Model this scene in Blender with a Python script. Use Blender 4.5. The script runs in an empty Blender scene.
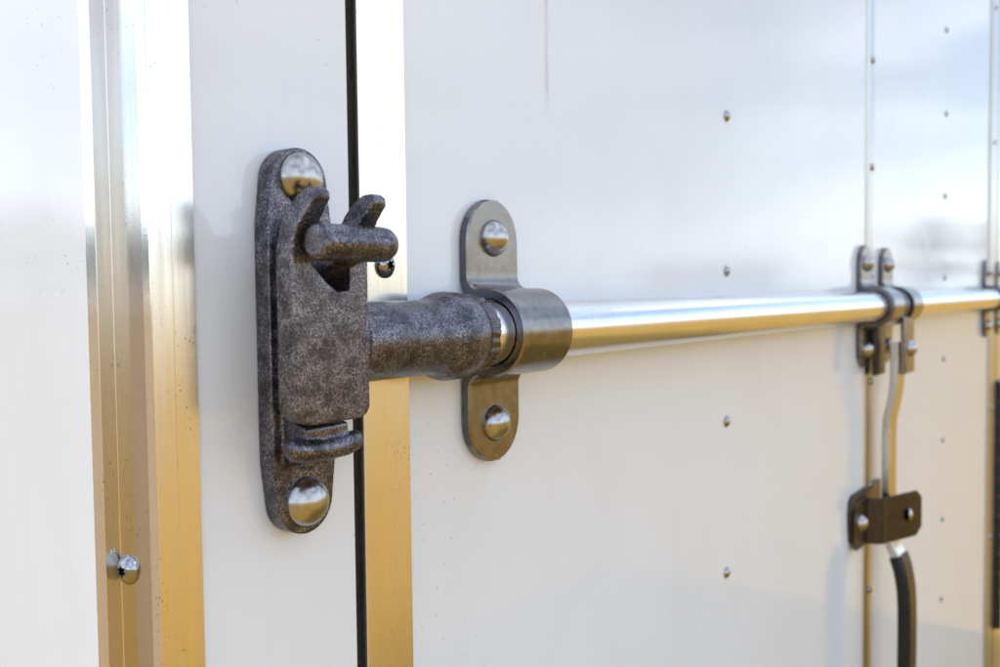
import bpy, bmesh, math, random
from mathutils import Vector, Matrix, noise
R = math.radians
S = bpy.context.scene
COL = S.collection

# ------------------------------------------------------------------ camera
# world: X along the door to the right, Y into the wall, Z up, metres; wall face at Y = 0
cam = bpy.data.cameras.new('camera'); camo = bpy.data.objects.new('camera', cam); COL.objects.link(camo)
cam.sensor_width = 36.0
cam.lens = 36.0 * 914 / 1000
cam.clip_start = 0.01; cam.clip_end = 2000
rt, up, bk = Vector((.60419, -.79676, -.01137)), Vector((.04222, .01776, .99895)), Vector((-.79572, -.60404, .04437))
camo.matrix_world = Matrix(((rt.x, up.x, bk.x, -.41416), (rt.y, up.y, bk.y, -.32302), (rt.z, up.z, bk.z, .02066), (0, 0, 0, 1)))
cam.dof.use_dof = True; cam.dof.focus_distance = .435; cam.dof.aperture_fstop = 11
S.camera = camo

# ------------------------------------------------------------------ sky, sun, exposure
SUN_EL, SUN_ROT = 50, -10            # the sun stands behind the trailer's door side: the door is in open shade
W = bpy.data.worlds.new('World'); S.world = W; W.use_nodes = True
nt = W.node_tree; nt.nodes.clear()
def wn(t, **k):
    n = nt.nodes.new(t)
    for a, b in k.items(): setattr(n, a, b)
    return n
sky = wn('ShaderNodeTexSky', sky_type='NISHITA', sun_disc=False, sun_elevation=R(SUN_EL), sun_rotation=R(SUN_ROT), air_density=1.0, dust_density=.8)
tc = wn('ShaderNodeTexCoord'); mp = wn('ShaderNodeMapping'); mp.inputs['Scale'].default_value = (1, 1, 2.6)
cn = wn('ShaderNodeTexNoise'); cn.inputs['Scale'].default_value = 2.6; cn.inputs['Detail'].default_value = 7; cn.inputs['Roughness'].default_value = .55
cr = wn('ShaderNodeValToRGB'); cr.color_ramp.elements[0].position = .40; cr.color_ramp.elements[1].position = .66
cr.color_ramp.elements[0].color = (.04, .04, .04, 1); cr.color_ramp.elements[1].color = (.8, .8, .8, 1)
mx = wn('ShaderNodeMix', data_type='RGBA'); mx.inputs['B'].default_value = (9.0, 9.9, 11.4, 1)
bg = wn('ShaderNodeBackground'); bg.inputs['Strength'].default_value = .15
out = wn('ShaderNodeOutputWorld')
L = nt.links.new
L(tc.outputs['Generated'], mp.inputs['Vector']); L(mp.outputs['Vector'], cn.inputs['Vector']); L(cn.outputs['Fac'], cr.inputs['Fac'])
L(cr.outputs['Color'], mx.inputs['Factor']); L(sky.outputs['Color'], mx.inputs['A']); L(mx.outputs['Result'], bg.inputs['Color']); L(bg.outputs['Background'], out.inputs['Surface'])
sl = bpy.data.lights.new('sun', 'SUN'); sl.energy = 2.2; sl.angle = R(.6); sl.color = (1, .93, .82)
so = bpy.data.objects.new('sun', sl); COL.objects.link(so)
sd = Vector((math.sin(R(SUN_ROT)) * math.cos(R(SUN_EL)), math.cos(R(SUN_ROT)) * math.cos(R(SUN_EL)), math.sin(R(SUN_EL))))
so.rotation_euler = sd.to_track_quat('Z', 'Y').to_euler(); so.location = (-3, 3, 6)
S.view_settings.view_transform = 'Standard'; S.view_settings.look = 'None'; S.view_settings.gamma = 1
S.view_settings.exposure = .78
S.render.engine = 'CYCLES'

# ------------------------------------------------------------------ helpers
def tag(o, label=None, cat=None, group=None, kind=None):
    if label: o['label'] = label
    if cat: o['category'] = cat
    if group: o['group'] = group
    if kind: o['kind'] = kind
    return o
def empty(name, loc=(0, 0, 0)):
    o = bpy.data.objects.new(name, None); COL.objects.link(o); o.empty_display_size = .02
    o.location = loc
    return o
def link(name, me, mat=None, parent=None):
    o = bpy.data.objects.new(name, me); COL.objects.link(o)
    if mat and not me.materials: me.materials.append(mat)
    if parent:
        o.parent = parent
        o.matrix_parent_inverse = Matrix.Translation(-parent_loc(parent))
    return o
def parent_loc(p):
    v = Vector((0, 0, 0))
    while p: v = v + p.location; p = p.parent if False else None
    return v
def finish(bm, smooth=35):
    bmesh.ops.recalc_face_normals(bm, faces=bm.faces)
    me = bpy.data.meshes.new('m'); bm.to_mesh(me); bm.free()
    if smooth:
        for p in me.polygons: p.use_smooth = True
        me.set_sharp_from_angle(angle=R(smooth))
    return me
def P(x, h, z): return Vector((x * .001, -h * .001, z * .001))       # mm: along the wall, out of the wall, up
def box(bm, x0, x1, h0, h1, z0, z1, bev=0, seg=2):
    vs = [bm.verts.new(P(x, h, z)) for x in (x0, x1) for h in (h0, h1) for z in (z0, z1)]
    fs = [bm.faces.new([vs[i] for i in q]) for q in ((0, 1, 3, 2), (4, 6, 7, 5), (0, 4, 5, 1), (2, 3, 7, 6), (0, 2, 6, 4), (1, 5, 7, 3))]
    bmesh.ops.recalc_face_normals(bm, faces=fs)
    if bev:
        es = list({e for f in fs for e in f.edges})
        bmesh.ops.bevel(bm, geom=es, offset=bev * .001, segments=seg, affect='EDGES', profile=.5)
def boxm(*a, **k):
    bm = bmesh.new(); box(bm, *a, **k); return finish(bm, 12)
def prism(bm, pts, fn, a, b, bev=0, seg=3):
    """closed outline pts (u,v) swept between levels a and b; fn(u,v,level) gives the point"""
    lo = [bm.verts.new(fn(u, v, a)) for u, v in pts]; hi = [bm.verts.new(fn(u, v, b)) for u, v in pts]
    n = len(pts); fs = [bm.faces.new(lo), bm.faces.new(hi[::-1])]
    for i in range(n): fs.append(bm.faces.new((lo[i], lo[(i + 1) % n], hi[(i + 1) % n], hi[i])))
    bmesh.ops.recalc_face_normals(bm, faces=fs)
    if bev:
        es = list({e for f in fs[:2] for e in f.edges})
        bmesh.ops.bevel(bm, geom=es, offset=bev * .001, segments=seg, affect='EDGES', profile=.5)
XZ = lambda u, v, w: P(u, w, v)
HZ = lambda u, v, w: P(w, u, v)
XH = lambda u, v, w: P(u, v, w)
def lathe(bm, prof, o, ax, n=48, cap=True, rad=None):
    """prof = (distance along ax, radius) in mm about point o (metres)"""
    ax = Vector(ax).normalized(); s = ax.orthogonal().normalized(); t = ax.cross(s)
    rings = []
    for k, (d, r) in enumerate(prof):
        if r < 1e-6: rings.append([bm.verts.new(o + ax * d * .001)]); continue
        ring = []
        for i in range(n):
            a = 2 * math.pi * i / n; q = r * (rad(k, a) if rad else 1)
            ring.append(bm.verts.new(o + ax * d * .001 + (s * math.cos(a) + t * math.sin(a)) * q * .001))
        rings.append(ring)
    for A, B in zip(rings, rings[1:]):
        for i in range(n):
            j = (i + 1) % n
            if len(A) == 1: bm.faces.new((A[0], B[j], B[i]))
            elif len(B) == 1: bm.faces.new((A[i], A[j], B[0]))
            else: bm.faces.new((A[i], A[j], B[j], B[i]))
    if cap:
        for r in (rings[0], rings[-1]):
            if len(r) > 2: bm.faces.new(r)
def dome_profile(r, hgt, rim=.6, k=8, base=0.0):
    Rr = (r * r + hgt * hgt) / (2 * hgt); p = [(base - .3, r * .96), (base, r), (base + rim, r)]
    a0 = math.asin(min(1, r / Rr))
    for i in range(1, k + 1):
        a = a0 * (1 - i / k); p.append((base + rim + Rr * math.cos(a) - (Rr - hgt), Rr * math.sin(a) if i < k else 0))
    return p
def dome(o, ax, r, hgt, rim=.6, n=40):
    bm = bmesh.new(); lathe(bm, dome_profile(r, hgt, rim), Vector((0, 0, 0)), ax, n); return finish(bm, 40)
def cast(bm, voxel=.0007, it=5, fac=.5):
    """weld closed solids into one rounded casting"""
    me = bpy.data.meshes.new('c'); bmesh.ops.recalc_face_normals(bm, faces=bm.faces); bm.to_mesh(me); bm.free()
    o = bpy.data.objects.new('c', me); COL.objects.link(o)
    m = o.modifiers.new('r', 'REMESH'); m.mode = 'VOXEL'; m.voxel_size = voxel
    s = o.modifiers.new('s', 'SMOOTH'); s.iterations = it; s.factor = fac
    dg = bpy.context.evaluated_depsgraph_get(); ev = o.evaluated_get(dg); out = bpy.data.meshes.new_from_object(ev)
    bpy.data.objects.remove(o); out.materials.clear()
    for p in out.polygons: p.use_smooth = True
    return out

# ------------------------------------------------------------------ materials
class Mat:
    def __init__(s, name):
        s.m = bpy.data.materials.new(name); s.m.use_nodes = True; s.t = s.m.node_tree; s.b = s.t.nodes['Principled BSDF']
        s.tc = s.t.nodes.new('ShaderNodeTexCoord'); s.geo = s.t.nodes.new('ShaderNodeNewGeometry')
    def n(s, t, **k):
        x = s.t.nodes.new(t)
        for a, b in k.items():
            if a in x.inputs: x.inputs[a].default_value = b
            else: setattr(x, a, b)
        return x
    def l(s, a, b): s.t.links.new(a, b)
    def set(s, **k):
        for a, b in k.items(): s.b.inputs[a.replace('_', ' ')].default_value = b
    def pos(s, scale=(1, 1, 1)):
        m = s.n('ShaderNodeMapping'); m.inputs['Scale'].default_value = scale; s.l(s.geo.outputs['Position'], m.inputs['Vector']); return m.outputs['Vector']
    def noise(s, scale, detail=4, rough=.6, vec=None, stretch=(1, 1, 1)):
        x = s.n('ShaderNodeTexNoise', Scale=scale, Detail=detail, Roughness=rough); s.l(vec or s.pos(stretch), x.inputs['Vector']); return x.outputs['Fac']
    def ramp(s, fac, *stops):
        r = s.n('ShaderNodeValToRGB'); e = r.color_ramp.elements
        while len(e) < len(stops): e.new(.5)
        for q, (p, c) in zip(e, stops):
            q.position = p; q.color = (c, c, c, 1) if isinstance(c, (int, float)) else (*c, 1)
        s.l(fac, r.inputs['Fac']); return r.outputs['Color']
    def mix(s, fac, a, b, bt='MIX'):
        x = s.n('ShaderNodeMix', data_type='RGBA', blend_type=bt)
        for v, nm in ((fac, 'Factor'), (a, 'A'), (b, 'B')):
            if hasattr(v, 'is_linked'): s.l(v, x.inputs[nm])
            else: x.inputs[nm].default_value = v if nm == 'Factor' else (*v, 1)
        return x.outputs['Result']
    def bump(s, hgt, strength, dist, prev=None):
        x = s.n('ShaderNodeBump', Strength=strength, Distance=dist); s.l(hgt, x.inputs['Height'])
        if prev: s.l(prev, x.inputs['Normal'])
        s.l(x.outputs['Normal'], s.b.inputs['Normal']); return x.outputs['Normal']
    def col(s, c): s.l(c, s.b.inputs['Base Color'])
    def rough(s, c): s.l(c, s.b.inputs['Roughness'])
    def specks(s, scale, thr, density_scale=20):
        v = s.n('ShaderNodeTexVoronoi', Scale=scale); s.l(s.geo.outputs['Position'], v.inputs['Vector'])
        d = s.ramp(v.outputs['Distance'], (thr * .6, 1.0), (thr, 0.0))
        k = s.ramp(s.noise(density_scale, 3), (.50, 0.0), (.66, 1.0))
        return s.mix(1.0, d, k, 'MULTIPLY')
M = {}
def paint(name, base, rough=.14, ripple=.25, streak=None):
    m = Mat(name); m.set(Roughness=rough, IOR=1.5)
    big = m.noise(7, 4); fine = m.noise(60, 5, .7, stretch=(1, 1, .12))
    c = m.mix(m.ramp(big, (.3, 0.0), (.8, .5)), base, tuple(b * k for b, k in zip(base, (.93, .93, .92))))
    c = m.mix(m.ramp(fine, (.55, 0.0), (.85, .25)), c, (base[0] * .86, base[1] * .86, base[2] * .85))
    c = m.mix(m.specks(210, .10, 9), c, (.10, .08, .06))
    if streak:
        # one thin run of dirt down the sheet, broken by noise
        sx = m.n('ShaderNodeSeparateXYZ'); m.l(m.geo.outputs['Position'], sx.inputs[0])
        a = m.n('ShaderNodeMath', operation='SUBTRACT'); m.l(sx.outputs['X'], a.inputs[0]); a.inputs[1].default_value = streak[0]
        b = m.n('ShaderNodeMath', operation='ABSOLUTE'); m.l(a.outputs[0], b.inputs[0])
        w = m.ramp(b.outputs[0], (0.0, 1.0), (.0022, 0.0))
        g = m.n('ShaderNodeMapRange', clamp=True); m.l(sx.outputs['Z'], g.inputs['Value']); g.inputs['From Min'].default_value = streak[1]; g.inputs['From Max'].default_value = streak[1] + .02
        f = m.mix(1.0, w, g.outputs['Result'], 'MULTIPLY'); f = m.mix(1.0, f, m.ramp(m.noise(120, 3, .6, stretch=(1, 1, .3)), (.35, .05), (.7, .5)), 'MULTIPLY')
        c = m.mix(f, c, (.30, .22, .15))
    sc = m.ramp(m.noise(150, 3, .5, stretch=(1, 1, .35)), (.735, 0.0), (.78, .55)); c = m.mix(sc, c, (.86, .86, .85))
    sm = m.ramp(m.noise(14, 5, .65, stretch=(1, 1, .5)), (.5, 0.0), (.8, .35)); c = m.mix(sm, c, (base[0] * .88, base[1] * .87, base[2] * .84))
    m.col(c)
    m.rough(m.ramp(m.noise(25, 4), (.3, rough * .8), (.75, rough * 1.8)))
    b1 = m.bump(m.noise(6, 2), ripple, .004)
    m.bump(m.noise(900, 2), .03, .0004, b1)
    return m.m
M['paint'] = paint('white_paint', (.74, .76, .79), rough=.07, ripple=.05, streak=(.0625, .125))
M['side_paint'] = paint('side_paint', (.78, .79, .80), rough=.07, ripple=.03)
def alu(name, base, rough, stretch, speck=True, tint=None):
    m = Mat(name); m.set(Metallic=1.0)
    st = m.noise(300, 4, .6, stretch=stretch); bl = m.noise(18, 4)
    c = m.mix(m.ramp(st, (.3, 0.0), (.75, .55)), base, tuple(x * .80 for x in base))
    c = m.mix(m.ramp(bl, (.45, 0.0), (.8, .4)), c, (base[0] * .82, base[1] * .78, base[2] * .72))
    if speck: c = m.mix(m.specks(420, .20, 24), c, (.13, .10, .08))
    m.col(c)
    m.rough(m.ramp(st, (.25, rough * .8), (.8, rough * 1.35)))
    b = m.bump(st, .03, .0006); m.bump(m.noise(1500, 2), .06, .0003, b)
    return m.m
M['alu_face'] = alu('brushed_aluminium', (.85, .81, .74), .23, (1, 1, .02))
M['alu_floor'] = alu('rolled_aluminium', (.62, .58, .56), .13, (1, 1, .02))
M['alu_side'] = alu('bright_aluminium', (.90, .89, .88), .09, (1, 1, .02))
M['alu_rod'] = alu('galvanised_tube', (.86, .85, .84), .20, (.03, 1, 1))
def steel(name, base, rough, grain=(1, 1, 1), rust=0.0, bump=.15):
    m = Mat(name); m.set(Metallic=1.0)
    a = m.noise(140, 6, .65, stretch=grain); b = m.noise(35, 4)
    c = m.mix(m.ramp(a, (.3, 0.0), (.75, .8)), tuple(x * .72 for x in base), tuple(min(1, x * 1.25) for x in base))
    c = m.mix(m.ramp(b, (.45, 0.0), (.8, .55)), c, (base[0] * .85, base[1] * .72, base[2] * .62))
    if rust: c = m.mix(m.ramp(m.noise(90, 6, .7), (.62, 0.0), (.75, rust)), c, (.20, .09, .035))
    c = m.mix(m.specks(500, .15, 40), c, (.05, .045, .045))
    m.col(c); m.rough(m.ramp(a, (.25, rough * .75), (.8, rough * 1.4)))
    b1 = m.bump(a, bump, .0007); m.bump(m.noise(1800, 2), .08, .0003, b1)
    return m.m
M['strap'] = steel('strap_steel', (.27, .25, .235), .22, rust=.35)
M['edge'] = steel('strap_edge', (.15, .15, .17), .26, rust=.2)  # darker steel for the strap's side and end faces
M['seam'] = alu('dull_aluminium', (.58, .55, .50), .30, (1, 1, .02))
M['bolt'] = steel('plated_bolt', (.47, .455, .43), .23, bump=.05)
M['rivet'] = steel('plated_rivet', (.38, .375, .38), .10, bump=.03)
M['bar'] = steel('plated_bar', (.60, .58, .55), .22, grain=(1, 1, .15))
M['latch'] = steel('dark_latch_steel', (.075, .068, .064), .32, rust=.3)
def casting():
    m = Mat('cast_iron'); m.set(Metallic=.8)
    a = m.noise(1000, 3, .7); b = m.noise(45, 5, .6); c2 = m.noise(1700, 2, .6)
    c = m.ramp(a, (.34, (.034, .032, .042)), (.50, (.125, .118, .140)), (.66, (.35, .335, .375)))
    c = m.mix(m.ramp(b, (.45, 0.0), (.75, .6)), c, (.125, .105, .11))
    c = m.mix(m.ramp(m.noise(260, 6, .75), (.62, 0.0), (.70, .4)), c, (.15, .085, .06))
    c = m.mix(m.ramp(c2, (.60, 0.0), (.70, .45)), c, (.50, .48, .51))
    c = m.mix(m.specks(330, .16, 45), c, (.03, .027, .028))
    c = m.mix(m.ramp(m.noise(130, 5, .7), (.44, .0), (.62, .8)), c, (.042, .038, .046))
    m.col(c); m.rough(m.ramp(a, (.3, .22), (.7, .38)))
    x = m.bump(m.noise(420, 4, .65), .22, .0007); m.bump(m.noise(1700, 2, .6), .12, .0004, x)
    return m.m
M['cast'] = casting()
def plain(name, c, rough, metal=0.0, ns=80, var=.3, bump=.1):
    m = Mat(name); m.set(Metallic=metal); a = m.noise(ns, 5)
    m.col(m.mix(m.ramp(a, (.3, 0.0), (.75, 1.0)), tuple(x * (1 - var) for x in c), tuple(min(1, x * (1 + var)) for x in c)))
    m.rough(m.ramp(a, (.3, rough * .85), (.7, min(1, rough * 1.2)))); m.bump(a, bump, .002); return m.m
M['rubber'] = plain('black_rubber', (.018, .018, .02), .45)
M['grip'] = plain('black_grip', (.014, .014, .013), .30)
M['grip'].node_tree.nodes['Principled BSDF'].inputs['Specular IOR Level'].default_value = .3
M['void'] = plain('dark_recess', (.02, .02, .022), .8)
M['recess'] = plain('screw_recess', (.05, .05, .055), .5, .8)
M['brown_frame'] = plain('dull_frame', (.25, .24, .23), .6)

# ------------------------------------------------------------------ the setting (seen only in the reflections)
def ground_mat():
    m = Mat('dry_grass_ground'); a = m.noise(.35, 5, .6); b = m.noise(9, 6, .7)
    c = m.mix(m.ramp(a, (.35, 0.0), (.7, 1.0)), (.42, .235, .045), (.35, .23, .05))
    sx = m.n('ShaderNodeSeparateXYZ'); m.l(m.geo.outputs['Position'], sx.inputs[0])
    ad = m.n('ShaderNodeMath', operation='MULTIPLY_ADD'); m.l(a, ad.inputs[0]); ad.inputs[1].default_value = 3.0; m.l(sx.outputs['X'], ad.inputs[2])
    yy = m.n('ShaderNodeMath', operation='SUBTRACT'); m.l(sx.outputs['Y'], yy.inputs[0]); m.l(ad.outputs[0], yy.inputs[1])
    c = m.mix(m.ramp(yy.outputs[0], (0.0, 0.0), (1.0, 1.0)), c, (.30, .205, .115))
    c = m.mix(m.ramp(b, (.45, 0.0), (.75, .5)), c, (.22, .135, .05)); m.col(c); m.set(Roughness=1.0); m.b.inputs['Specular IOR Level'].default_value = .1
    m.bump(b, .5, .05); return m.m
GZ = -1.15
bm = bmesh.new()
for k, r in enumerate((0, 3, 8, 20, 60, 200, 700)):
    for i in range(32):
        a = i / 32 * 2 * math.pi
        if r: bm.verts.new((r * math.cos(a), r * math.sin(a), GZ + (.02 * math.sin(i * 1.7 + k) if 8 <= r < 300 else 0)))
    if not r: bm.verts.new((0, 0, GZ))
bm.verts.ensure_lookup_table()
for i in range(32): bm.faces.new((bm.verts[0], bm.verts[1 + i], bm.verts[1 + (i + 1) % 32]))
for k in range(5):
    for i in range(32):
        j = (i + 1) % 32; bm.faces.new((bm.verts[1 + k * 32 + i], bm.verts[1 + (k + 1) * 32 + i], bm.verts[1 + (k + 1) * 32 + j], bm.verts[1 + k * 32 + j]))
tag(link('ground', finish(bm, 0), ground_mat()), 'dry golden field reflected in the trailer', 'ground', kind='structure')

# ------------------------------------------------------------------ trailer corner
ZB, ZT = -900, 900
tb = empty('trailer_body', P(-150, 0, ZB))
tag(tb, 'white trailer body with aluminium corner post left of the door gap', 'trailer')
# side panel turns away at the corner (its face looks along -X)
link('side_panel', boxm(-207, -203.5, -2600, -46.1, ZB, ZT, bev=.3), M['side_paint'], tb)
post = link('corner_post', None, None, tb) if False else None
bm = bmesh.new()
def yface(pts, z0=ZB, z1=ZT):
    prism(bm, pts, XH, z0, z1)
# outline in (X, h): door-side face, corner, side-face channel with two ridges
prof = [(-193.8, 0.4), (-193.8, 1.7), (-194.3, 2.2), (-204.0, 2.2), (-204.3, 2.05), (-204.6, 2.2), (-213.2, 2.2), (-213.75, 2.0), (-214, 1.4), (-214, -3.4), (-212.8, -4.8),
        (-207.3, -4.8), (-207, -5.3), (-207, -36.9), (-207.3, -37.2), (-213.7, -37.2), (-214, -37.5), (-214, -45.0), (-213.4, -45.7), (-204, -45.7), (-203, -44.7), (-203, -2), (-202.5, -1.2), (-196, .2)]
prism(bm, prof, XH, ZB, ZT)
me = finish(bm, 0); me.materials.append(M['alu_side']); me.materials.append(M['alu_face']); me.materials.append(M['alu_floor'])
for p in me.polygons:
    c = p.center
    if p.normal.y < -.6: p.material_index = 1
    elif abs(c.x + .207) < .0004: p.material_index = 2
post = link('corner_post', me, None, tb)
link('frame_panel', boxm(-194.5, -107, -2.5, 0, ZB, ZT, bev=.35), M['paint'], tb)
link('frame_core', boxm(-202.6, -109, -40, -2.8, ZB, ZT), M['brown_frame'], tb)
link('door_seal', boxm(-108.9, -98.5, -9, -4.5, ZB, ZT, bev=1.5), M['rubber'], tb)
link('roof', boxm(-207, 2700, -2600, -3, ZT + .5, ZT + 30), M['paint'], tb)

def screw_mesh(r=6.4, hgt=3.4, rec=2.2):
    bm = bmesh.new(); n = 48; rings = []
    def ring(d, f): rings.append([bm.verts.new((f(2 * math.pi * i / n) * math.cos(2 * math.pi * i / n) * .001, -d * .001, f(2 * math.pi * i / n) * math.sin(2 * math.pi * i / n) * .001)) for i in range(n)])
    star = lambda a: 2.15 + .48 * math.cos(6 * a)
    Rr = (r * r + hgt * hgt) / (2 * hgt)
    top = lambda q: .8 + math.sqrt(Rr * Rr - q * q) - (Rr - hgt)
    ring(-.2, lambda a: r * .97); ring(.2, lambda a: r); ring(.8, lambda a: r)
    for q in (.93, .82, .7, .56, .46): ring(top(r * q), lambda a, q=q: r * q)
    ring(top(2.2), star); ring(top(2.2) - .25, lambda a: star(a) * .96); ring(top(2.2) - rec, lambda a: star(a) * .93)
    for A, B in zip(rings, rings[1:]):
        for i in range(n): bm.faces.new((A[i], A[(i + 1) % n], B[(i + 1) % n], B[i]))
    bm.faces.new(rings[-1])
    me = finish(bm, 40); me.materials.append(M['rivet']); me.materials.append(M['recess'])
    for p in me.polygons:
        if -p.center.y * 1000 < top(2.2) - .3 and (p.center.x ** 2 + p.center.z ** 2) ** .5 < .0031: p.material_index = 1
    return me
SCREW = screw_mesh()
def place(name, me, loc, parent, rotz=0, mat=None, ry=0):
    o = link(name, me, mat, parent); o.location = loc; o.rotation_euler = (0, R(ry), R(rotz)); return o
for z in (-93.5, 206, -393): place('screw', SCREW, P(-207, -31, z), post, rotz=-84, ry=20)

# ------------------------------------------------------------------ trailer door
dr = empty('trailer_door', P(800, 0, ZB))
tag(dr, 'white riveted trailer door with brushed aluminium edge trim', 'door')
link('door_panel', boxm(-71, 757, -2.5, 0, ZB, ZT, bev=.35), M['paint'], dr)
link('door_panel', boxm(787.5, 1602, -2.5, -.4, ZB, ZT, bev=.35), M['paint'], dr)
link('door_core', boxm(-98, 1600, -30, -3, ZB, ZT), M['brown_frame'], dr)
tr = link('edge_trim', None) if False else None
bm = bmesh.new(); box(bm, -102.6, -70, -12, 3.0, ZB, ZT, bev=.5, seg=3); me = finish(bm, 12)
tr = link('edge_trim', me, M['alu_face'], dr)
for z in (35, 335, -265): place('screw', SCREW, P(-86.5, 3.0, z), tr, ry=15)
bm = bmesh.new(); prism(bm, [(756, .15)] + [(771.5 - 14.5 * math.cos(math.pi * i / 10), .9 + 2.2 * math.sin(math.pi * i / 10)) for i in range(11)] + [(787, .15)], XH, ZB, ZT)
sm = link('seam_strip', finish(bm, 40), M['seam'], dr)
RIV = dome((0, 0, 0), (0, -1, 0), 5.0, 2.9, .5, 24); RIV.materials.append(M['rivet'])
ROW = [38 + 132 * k for k in range(-5, 7)]
for z in ROW: place('rivet', RIV, P(336 + random.Random(z).uniform(-1.2, 1.2), 0, z + random.Random(z * 3).uniform(-1.2, 1.2)), dr)
for z in ROW: place('rivet', RIV, P(772, 2.9, z + random.Random(z * 5).uniform(-1, 1)), sm)
for z in ROW: place('rivet', RIV, P(1206 + random.Random(z * 7).uniform(-1.5, 1.5), -.4, z + random.Random(z * 9).uniform(-1.5, 1.5)), dr)
# far edge of the door and what lies past it
ft = link('far_edge_trim', boxm(1603, 1690, -12, 2.5, ZB, ZT, bev=.5), M['seam'], dr)
for z in (ROW[1::2]): place('rivet', RIV, P(1640, 2.5, z + 6), ft)
fb = empty('far_frame', P(2000, 0, ZB)); tag(fb, 'far door frame with aluminium strip beyond the door edge', 'frame')
link('frame_trim', boxm(1704, 1800, -12, 2.2, ZB, ZT, bev=.5), M['alu_face'], fb)
link('frame_panel', boxm(1801, 2700, -3, 0, ZB, ZT, bev=.35), M['paint'], fb)
link('door_seal', boxm(1688, 1706, -30, -14, ZB, ZT, bev=1), M['rubber'], fb)
hg = link('hinge_leaf', boxm(1692, 1752, 2.8, 8, -690, -172, bev=1), M['rubber'], dr)
bm = bmesh.new(); lathe(bm, [(0, 5.5), (1, 6.5), (36, 6.5), (37, 5.5)], Vector((0, 0, 0)), (0, 0, 1), 16); KN = finish(bm); KN.materials.append(M['latch'])
for k in range(13): place('hinge_knuckle', KN, P(1700, 9.5, -688 + k * 39.6), hg)

# ------------------------------------------------------------------ bolts
BOLT = dome((0, 0, 0), (0, -1, 0), 10.6, 8.2, .2, 48); BOLT.materials.append(M['bolt'])
KBOLT = dome((0, 0, 0), (0, -1, 0), 11.5, 8.8, .15, 48); KBOLT.materials.append(M['bolt'])

# ------------------------------------------------------------------ keeper
RH, RZ, RR = 20.6, -0.9, 17.3           # lock bar axis height off the wall, level, radius
KX = -145.5
kp = empty('lock_keeper', P(KX, 0, 0))
tag(kp, 'dark cast iron keeper plate with two domed bolts on the white frame', 'lock keeper')
def oblong(cx, w, zt, zb, re, n=14):
    pts = []
    for s, ze in ((1, zt), (-1, zb)):
        for i in range(n + 1):
            a = math.pi * (i / n) if s > 0 else math.pi * (1 + i / n)
            pts.append((cx + re * math.cos(a), ze - s * re + re * math.sin(a)))
        if s > 0: pts += [(cx - w * .97, zt - re - 16), (cx - w, zt - re - 34), (cx - w, zb + re + 34), (cx - w * .97, zb + re + 16)]
        else: pts += [(cx + w * .97, zb + re + 16), (cx + w, zb + re + 34), (cx + w, zt - re - 34), (cx + w * .97, zt - re - 16)]
    return pts
bm = bmesh.new()
prism(bm, oblong(KX, 18.2, 85.2, -85.6, 15.6), XZ, 0.1, 10.2, bev=0)
# upper post: leaves the plate, passes between the claws and carries the cross bar
prism(bm, [(6, 58), (20, 52), (34, 49), (46, 48), (50, 42), (46, 36), (38, 33), (28, 26), (18, 16), (6, 10)], HZ, KX - 6, KX + 6)
lathe(bm, [(-22, 5.8), (-21.7, 6.9), (-20.8, 7.6), (14, 7.6), (18.0, 7.2), (20.8, 5.6), (22.0, 3.2), (22.4, 0)], P(KX - 2.6, 46, 41.8), (1, 0, 0), 40)
# lower lip under the cam
prism(bm, [(6, -26), (18, -34), (25, -36), (25, -46), (19, -50), (12, -53), (6, -56)], HZ, KX - 13, KX + 12)
L0 = len(bm.verts)
lathe(bm, [(-21, 0), (-20.4, 2.8), (-18.5, 4.6), (-13, 5.2), (0, 5.0), (13, 5.2), (18.5, 4.6), (20.4, 2.8), (21, 0)], P(KX - .5, 23, -45.5), (1, 0, 0), 32)
bm.verts.ensure_lookup_table()
for v in list(bm.verts)[L0:]:
    u = (v.co.x * 1000 - KX) / 23; v.co.z += (.0030 * u * u) - .001
# low boss on the plate under the lip
prism(bm, oblong(KX + 1, 11, -20, -56, 9), XZ, 9, 12.5)
link('keeper_plate', cast(bm, .0007, 4), M['cast'], kp)
for z, r in ((72, 0), (-71, 70)): place('bolt', KBOLT, P(KX, 10.0, z), kp, ry=r)

# ------------------------------------------------------------------ lock bar: cam, weld, rod
lb = empty('lock_bar', P(0, RH, RZ))
tag(lb, 'galvanised round lock bar ending in a dark cast cam', 'lock bar')
bm = bmesh.new()
BL, BR = -173.5, -131.5
# block with a scooped front top
out = [(BL + 4, -31.5), (BL + 9, -32.8), (BR - 6, -32.8), (BR - 2, -31.2), (BR, -28), (BR, 31), (BR - 3.5, 31.5), (BR - 7, 27), (BR - 12, 22.5), (BR - 18, 22), (BR - 24, 26), (BR - 30, 32), (BR - 36, 38), (BL + 1.2, 42), (BL, 40), (BL, -27)]
prism(bm, out, XZ, 27, 36.8)
prism(bm, [(BL + 12.5, -29), (BL + 22, -29.5), (BL + 22, 16), (BL + 12.5, 34)], XZ, 9.5, 27.6)
prism(bm, [(BL + 13, -31), (BR, -31), (BR, 24), (BR - 7, 20), (BR - 24, 18), (BL + 13, 24)], XZ, 12, 28)
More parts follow.
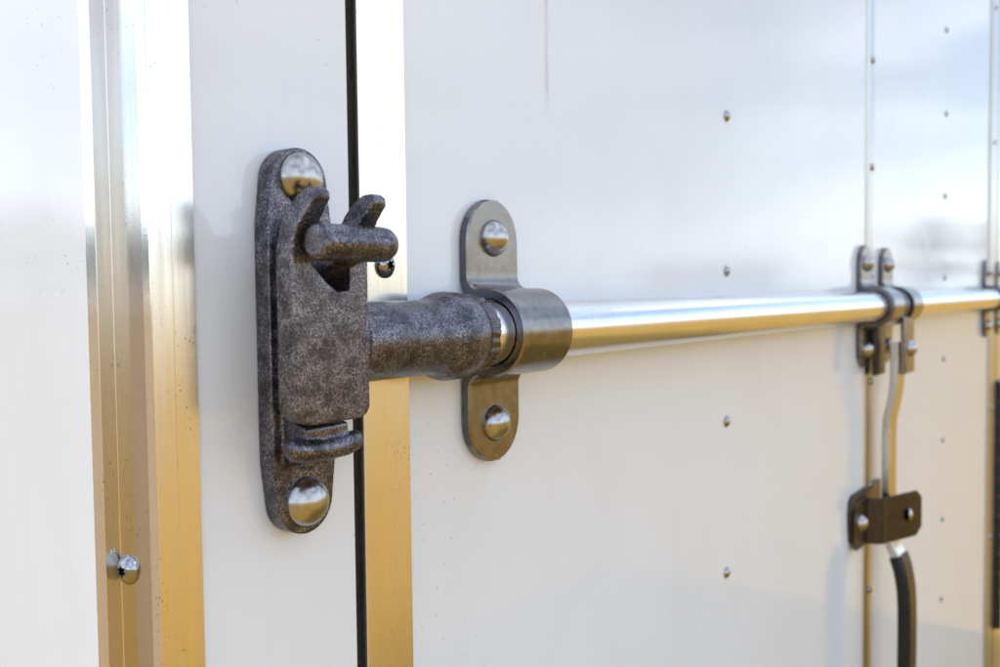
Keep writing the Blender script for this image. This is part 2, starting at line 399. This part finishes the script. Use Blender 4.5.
# two claws that curl outwards above the cross bar
claw = [(27.2, 20), (26.9, 34), (27.2, 42), (29.3, 49.5), (32.6, 55.8), (36.8, 60.6), (41.5, 63.4), (46.5, 63.6), (49.2, 61.6), (49.0, 58.8), (46.0, 55.6), (42.6, 51.6), (39.6, 47), (37.6, 42), (36.9, 36), (36.8, 20)]
L0 = len(bm.verts); prism(bm, claw, HZ, BL, BL + 10.5)
claw2 = [(u, v - .6) for u, v in claw]
prism(bm, claw2, HZ, BR - 10.5, BR)
bm.verts.ensure_lookup_table()
for v in list(bm.verts)[L0:]:
    t = max(0, min(1, (v.co.z * 1000 - 44) / 18)); c = (BL + 5.5 if v.co.x * 1000 < -150 else BR - 5) * .001
    v.co.x = c + (v.co.x - c) * (1 - .42 * t * t); v.co.x += .0012 * t
# boss that takes the rod
lathe(bm, [(0, 18.6), (52, 18.5), (57, 18.4), (60, 19.4), (63, 21.4), (66, 22.5), (70, 22.7), (76, 22.3), (81, 21.2), (85, 19.6), (87.5, 18.2), (89, 15)], P(-132, RH, RZ), (1, 0, 0), 56)
lathe(bm, [(0, 10), (3, 19.6), (6, 18.5), (9, 12)], P(BR - 3, RH, RZ), (1, 0, 0), 40)
link('cam', cast(bm, .0006, 3), M['cast'], lb)
bm = bmesh.new()
n1, n2 = 160, 18; rg = []
for i in range(n1):
    a = 2 * math.pi * i / n1; rip = .22 * math.sin(a * 15 + 2.6 * math.sin(a * 3)) + 1.0 * noise.noise(Vector((math.cos(a) * 2.6, math.sin(a) * 2.6, 4))) + .8 * noise.noise(Vector((math.cos(a) * 8, math.sin(a) * 8, 7)))
    cx = -43.6 + 1.2 * noise.noise(Vector((math.cos(a) * 2.3, math.sin(a) * 2.3, 9))) ; rg.append([])
    for j in range(n2):
        b = 2 * math.pi * j / n2; rr = 3.3 + .9 * rip + .5 * noise.noise(Vector((math.cos(a) * 14, math.sin(a) * 14, 3 * math.cos(b))))
        q = 18.0 + rr * math.cos(b) * .95 + .5 * noise.noise(Vector((math.cos(a) * 11, math.sin(a) * 11, b * 1.5)))
        rg[-1].append(bm.verts.new(P(cx + rr * 1.15 * math.sin(b), RH + q * math.cos(a), RZ + q * math.sin(a))))
for i in range(n1):
    for j in range(n2): bm.faces.new((rg[i][j], rg[(i + 1) % n1][j], rg[(i + 1) % n1][(j + 1) % n2], rg[i][(j + 1) % n2]))
M['weld'] = steel('weld_bead', (.15, .14, .15), .28, rust=.5, bump=1.0)
link('weld_bead', finish(bm, 60), M['weld'], lb)
bm = bmesh.new(); lathe(bm, [(0, RR - 1), (0.5, RR)] + [(d, RR) for d in range(60, 2000, 60)] + [(2000, RR)], P(-46, RH, RZ), (1, 0, 0), 64)
link('rod', finish(bm, 40), M['alu_rod'], lb)

# ------------------------------------------------------------------ strap brackets
def strap_mesh(width=47.0, th=6.4):
    half = width / 2; inner = RR + .4; mid = inner + th / 2
    path = []                                    # mid line (h, z) upper half, top to front
    rf = 10.5; flat_h = th / 2 + .1
    for z in [74, 73.5, 72.5, 71, 69, 66.5, 63.5, 60, 56, 52, 50, 44, 38, 34]: path.append((flat_h, z))
    zc = mid + rf
    path = [p for p in path if p[1] > zc + .5]
    for i in range(0, 11):
        a = math.pi / 2 * i / 10; path.append((flat_h + rf - rf * math.cos(a), zc - rf * math.sin(a)))
    path.append((RH - 2, mid))
    for i in range(0, 17):
        a = math.pi / 2 * (1 - i / 16); path.append((RH + mid * math.cos(a), mid * math.sin(a)))
    path = path + [(h, -z) for h, z in path[-2::-1]]
    bm = bmesh.new(); rows = []
    for k, (h, z) in enumerate(path):
        a = path[max(0, k - 1)]; b = path[min(len(path) - 1, k + 1)]
        t = Vector((b[0] - a[0], b[1] - a[1])).normalized(); n = Vector((-t.y, t.x))
        if k in (0, len(path) - 1): pass
        w = half
        if abs(z) > 51 and h < 6: w = math.sqrt(max(0, 23.4 ** 2 - (abs(z) - 50.7) ** 2)); w = max(w, 5)
        e = 1.1
        q = []
        for (u, s) in ((-w + e, -1), (w - e, -1), (w, -1 + 2 * e / th), (w, 1 - 2 * e / th), (w - e, 1), (-w + e, 1), (-w, 1 - 2 * e / th), (-w, -1 + 2 * e / th)):
            q.append(bm.verts.new(P(u, h + n.x * s * th / 2, z + RZ * 0 + n.y * s * th / 2)))
        rows.append(q)
    for A, B in zip(rows, rows[1:]):
        for i in range(8): bm.faces.new((A[i], A[(i + 1) % 8], B[(i + 1) % 8], B[i]))
    bm.faces.new(rows[0]); bm.faces.new(rows[-1][::-1])
    return finish(bm, 30)
STRAP = strap_mesh(); STRAP.materials.append(M['strap']); STRAP.materials.append(M['edge'])
for p in STRAP.polygons:
    if abs(p.normal.x) > .85 or abs(p.normal.z) > .9 and abs(p.center.z) > .07: p.material_index = 1
def bracket(x, label, rot):
    b = empty('bar_bracket', P(x, 0, RZ)); tag(b, label, 'bracket', 'steel strap brackets over the lock bar')
    s = link('strap', STRAP); s.parent = b
    for z, r in ((52.5, rot), (-52.5, rot + 50)):
        o = link('bolt', BOLT); o.parent = b; o.location = P(0, 6.2, z); o.rotation_euler = (0, R(r), 0)
    return b
bracket(-2.2, 'steel strap bracket over the lock bar beside the cam weld', 0)
bracket(742, 'steel strap bracket on the seam strip, left of the handle hasp', 33)
bracket(838, 'steel strap bracket just right of the handle hasp', 70)
bracket(1562, 'steel strap bracket inside the far door edge', 10)
bracket(1694, 'steel strap bracket across the far door edge gap', 110)

# ------------------------------------------------------------------ handle with its hasp
def strip(path, x0, x1, th, bev):
    bm = bmesh.new(); rows = []
    for k, (h, z) in enumerate(path):
        a = path[max(0, k - 1)]; b = path[min(len(path) - 1, k + 1)]; t = Vector((b[0] - a[0], b[1] - a[1])).normalized(); n = Vector((-t.y, t.x))
        q = []
        for u, s in ((x0 + bev, -1), (x1 - bev, -1), (x1, -1 + 2 * bev / th), (x1, 1 - 2 * bev / th), (x1 - bev, 1), (x0 + bev, 1), (x0, 1 - 2 * bev / th), (x0, -1 + 2 * bev / th)):
            q.append(bm.verts.new(P(u, h + n.x * s * th / 2, z + n.y * s * th / 2)))
        rows.append(q)
    for A, B in zip(rows, rows[1:]):
        for i in range(8): bm.faces.new((A[i], A[(i + 1) % 8], B[(i + 1) % 8], B[i]))
    bm.faces.new(rows[0]); bm.faces.new(rows[-1][::-1]); return finish(bm, 35)
def smoothpath(pts, n=6):
    r = []
    for i in range(len(pts) - 1):
        p0, p1, p2, p3 = pts[max(0, i - 1)], pts[i], pts[i + 1], pts[min(len(pts) - 1, i + 2)]
        for k in range(n):
            t = k / n
            r.append(tuple(.5 * (2 * p1[j] + (p2[j] - p0[j]) * t + (2 * p0[j] - 5 * p1[j] + 4 * p2[j] - p3[j]) * t * t + (3 * p1[j] - p0[j] - 3 * p2[j] + p3[j]) * t ** 3) for j in (0, 1)))
    return r + [pts[-1]]
hd = link('handle', strip(smoothpath([(30, -46), (30.5, -75), (30, -98), (27, -120), (22.5, -142), (21.5, -165), (21.5, -215), (21.5, -262), (22.5, -285), (28, -303), (36, -318), (41, -335), (44, -360)]), 773, 806, 9.5, 1.0), M['bar'], lb)
hd['label'] = 'flat steel handle with black rubber grip held by a catch'
bm = bmesh.new()
lathe(bm, [(0, RR + .2), (0, RR + 3.2), (40, RR + 3.2), (40, RR + .2)], P(769, RH, RZ), (1, 0, 0), 40, cap=False)
prism(bm, [(9, -14), (14, -14), (14, -86), (9, -86)], HZ, 754, 798, bev=.8)
link('hasp_back', finish(bm), M['latch'], hd)
bm = bmesh.new(); prism(bm, [(37, -12), (43, -16), (44, -84), (38, -86)], HZ, 774, 818, bev=.9)
hf = link('hasp_front', finish(bm), M['strap'], hd)
place('bolt', BOLT, P(797, 43.2, -54), hd)
link('grip', strip(smoothpath([(33.2, -313), (38.0, -327), (41.5, -345), (43.5, -365), (44.3, -400), (44, -470), (43, -540), (42.8, -560)]), 770, 809, 15.5, 4.0), M['grip'], hd)

# ------------------------------------------------------------------ catch that holds the handle
ct = empty('handle_catch', P(750, 0, -260)); tag(ct, 'dark steel catch plate holding the handle against the door', 'catch')
bm = bmesh.new()
prism(bm, [(690, -232), (700, -226), (818, -225), (822, -285), (704, -286), (692, -280), (688, -262), (687, -246)], XZ, .1, 4.2, bev=.6)
link('base_plate', finish(bm), M['latch'], ct)
bm = bmesh.new()
prism(bm, [(694, 4.4), (700, 4.4), (738, 4.4), (744, 6.2), (748, 11), (751, 19), (755, 22.6), (764, 24), (770, 27.4), (822, 44), (833, 47.6), (832, 50.8), (821, 47.2), (768, 30.4), (762, 27.2), (753, 25.6), (748, 21), (745, 13), (742, 9.2), (737, 7.6), (700, 7.6), (694, 7.6)], XH, -293, -236)
for v in bm.verts:
    x = v.co.x * 1000
    if x > 828 or x < 697: v.co.z += .009 if v.co.z < -.26 else -.009
bmesh.ops.bevel(bm, geom=[e for e in bm.edges if abs(e.verts[0].co.z - e.verts[1].co.z) < .012], offset=.0006, segments=2, affect='EDGES')
cl = link('clasp', finish(bm, 30), M['latch'], ct)
place('bolt', BOLT, P(718, 7.5, -262), cl)
place('rivet', dome((0, 0, 0), (.31, -.95, 0), 8.5, 4.5, .4, 32), P(804, 41.8, -264), cl, mat=M['bar'])  # polished dome added in place of the clasp's slot, mirrors bright sky

# ------------------------------------------------------------------ things far off that the paint and metal mirror
def leaf_mat(name, c):
    m = Mat(name); a = m.noise(1.2, 4); b = m.noise(9, 2)
    k = m.mix(m.ramp(a, (.3, 0.0), (.7, 1.0)), tuple(x * .6 for x in c), tuple(x * 1.35 for x in c)); m.col(k); m.set(Roughness=.7); return m.m
LM = [leaf_mat('leaf_green', (.075, .10, .028)), leaf_mat('leaf_dark', (.045, .065, .025))]
BK = plain('bark', (.10, .075, .05), .9, ns=6)
def tree_meshes(seed, hgt, wid, conifer=False):
    rd = random.Random(seed); bm = bmesh.new()
    cl = []
    for k in range(26):
        t = rd.uniform(.22, 1); rr = wid * (1 - t) * 1.1 if conifer else wid * math.sqrt(max(.05, 1 - ((t - .58) / .46) ** 2))
        a = rd.uniform(0, 6.28); q = rr * rd.uniform(.3, .9); cl.append((Vector((q * math.cos(a), q * math.sin(a), hgt * t)), wid * (.16 if conifer else .30) * rd.uniform(.7, 1.2)))
    for c, r in cl:
        for k in range(75):
            p = c + Vector((rd.gauss(0, 1), rd.gauss(0, 1), rd.gauss(0, .75))) * r * .62; s = hgt * .022 * rd.uniform(.7, 1.4)
            u = Vector((rd.gauss(0, 1), rd.gauss(0, 1), rd.gauss(0, 1))).normalized(); v = u.orthogonal().normalized() * s; w = u.cross(v)
            bm.faces.new([bm.verts.new(x) for x in (p - v, p + w * .6, p + v, p - w * .6)])
    crown = finish(bm, 0)
    bm = bmesh.new(); lathe(bm, [(0, hgt * 40), (hgt * 250, hgt * 26), (hgt * 600, hgt * 14), (hgt * 920, hgt * 4)], Vector((0, 0, 0)), (.05, .02, 1), 10)
    for c, r in cl[:9]:
        z0 = Vector((0, 0, min(c.z * .6, hgt * .5))); d = c - z0; lathe(bm, [(0, hgt * 10), (d.length * 1000, hgt * 3)], z0, d, 6)
    return crown, finish(bm)
def tree(dirx, diry, dist, hgt, wid, seed, label, mat=0, conifer=False):
    v = Vector((dirx, diry, 0)).normalized() * dist
    c, t = tree_meshes(seed, hgt, wid, conifer); o = empty('tree', (v.x, v.y, GZ)); tag(o, label, 'tree', 'trees mirrored in the trailer paint')
    for nm, me, mt in (('crown', c, LM[mat]), ('trunk', t, BK)):
        me.materials.append(mt); p = bpy.data.objects.new(nm, me); COL.objects.link(p); p.parent = o
def az(a): return math.cos(R(a)), -math.sin(R(a))           # from +X towards the viewer's side
def azl(a): return -math.cos(R(a)), math.sin(R(a))          # from -X towards the far side
tree(*az(11.9), 62, 5.4, 2.0, 3, 'broad tree mirrored faintly in the far door panel')
tree(*az(14.9), 70, 5.9, .8, 4, 'slim conifer mirrored faintly beside the seam strip', 1, True)
tree(*az(8.6), 66, 5.2, 1.3, 5, 'narrow tree mirrored at the far door edge', 1)
tree(*az(48), 75, 5.0, 2.6, 6, 'bushy tree mirrored in the domed bolt heads')
tree(*az(66), 80, 6.0, 3.0, 7, 'wide tree mirrored in the aluminium edge trim', 1)
for k in range(11):
    tree(*azl(46 + 2.9 * k), 66 + (k * 7) % 5, 6.6 + ((k * 5) % 4) * .25, 2.9, 20 + k, 'dark dense tree in the row mirrored in the side panel', 1)
bd = empty('farm_building', (*[c * 72 for c in az(24)], GZ)); tag(bd, 'low pale building with orange end mirrored in the door paint', 'building')
bd.rotation_euler = (0, 0, R(-24 - 90 + 180))
def bpart(nm, x0, x1, y0, y1, z0, z1, mat, roof=False):
    bm = bmesh.new()
    if roof: prism(bm, [(y0, z0), (y1, z0), ((y0 + y1) / 2, z1)], lambda u, v, w: Vector((w, u, v)), x0, x1)
    else: box(bm, x0 * 1000, x1 * 1000, -y1 * 1000, -y0 * 1000, z0 * 1000, z1 * 1000)
    o = link(nm, finish(bm)); o.data.materials.append(mat); o.parent = bd
WH = plain('pale_render', (.84, .82, .78), .8, ns=2); OR = plain('orange_cladding', (.80, .42, .18), .7, ns=2); RF = plain('grey_roof', (.45, .44, .43), .7, ns=2); GL = plain('dark_window', (.05, .06, .07), .1, ns=2)
bpart('wall', -1.8, 5.0, -2, 2, 0, 2.7, WH); bpart('end_wall', -5.2, -1.8, -2, 2, 0, 2.7, OR)
bpart('roof', -5.4, 5.2, -2.3, 2.3, 2.7, 3.5, RF, True)
for x in (-.8, 1.2, 3.2): bpart('window', x, x + .9, -2.05, 2.05, 1.1, 2.0, GL)
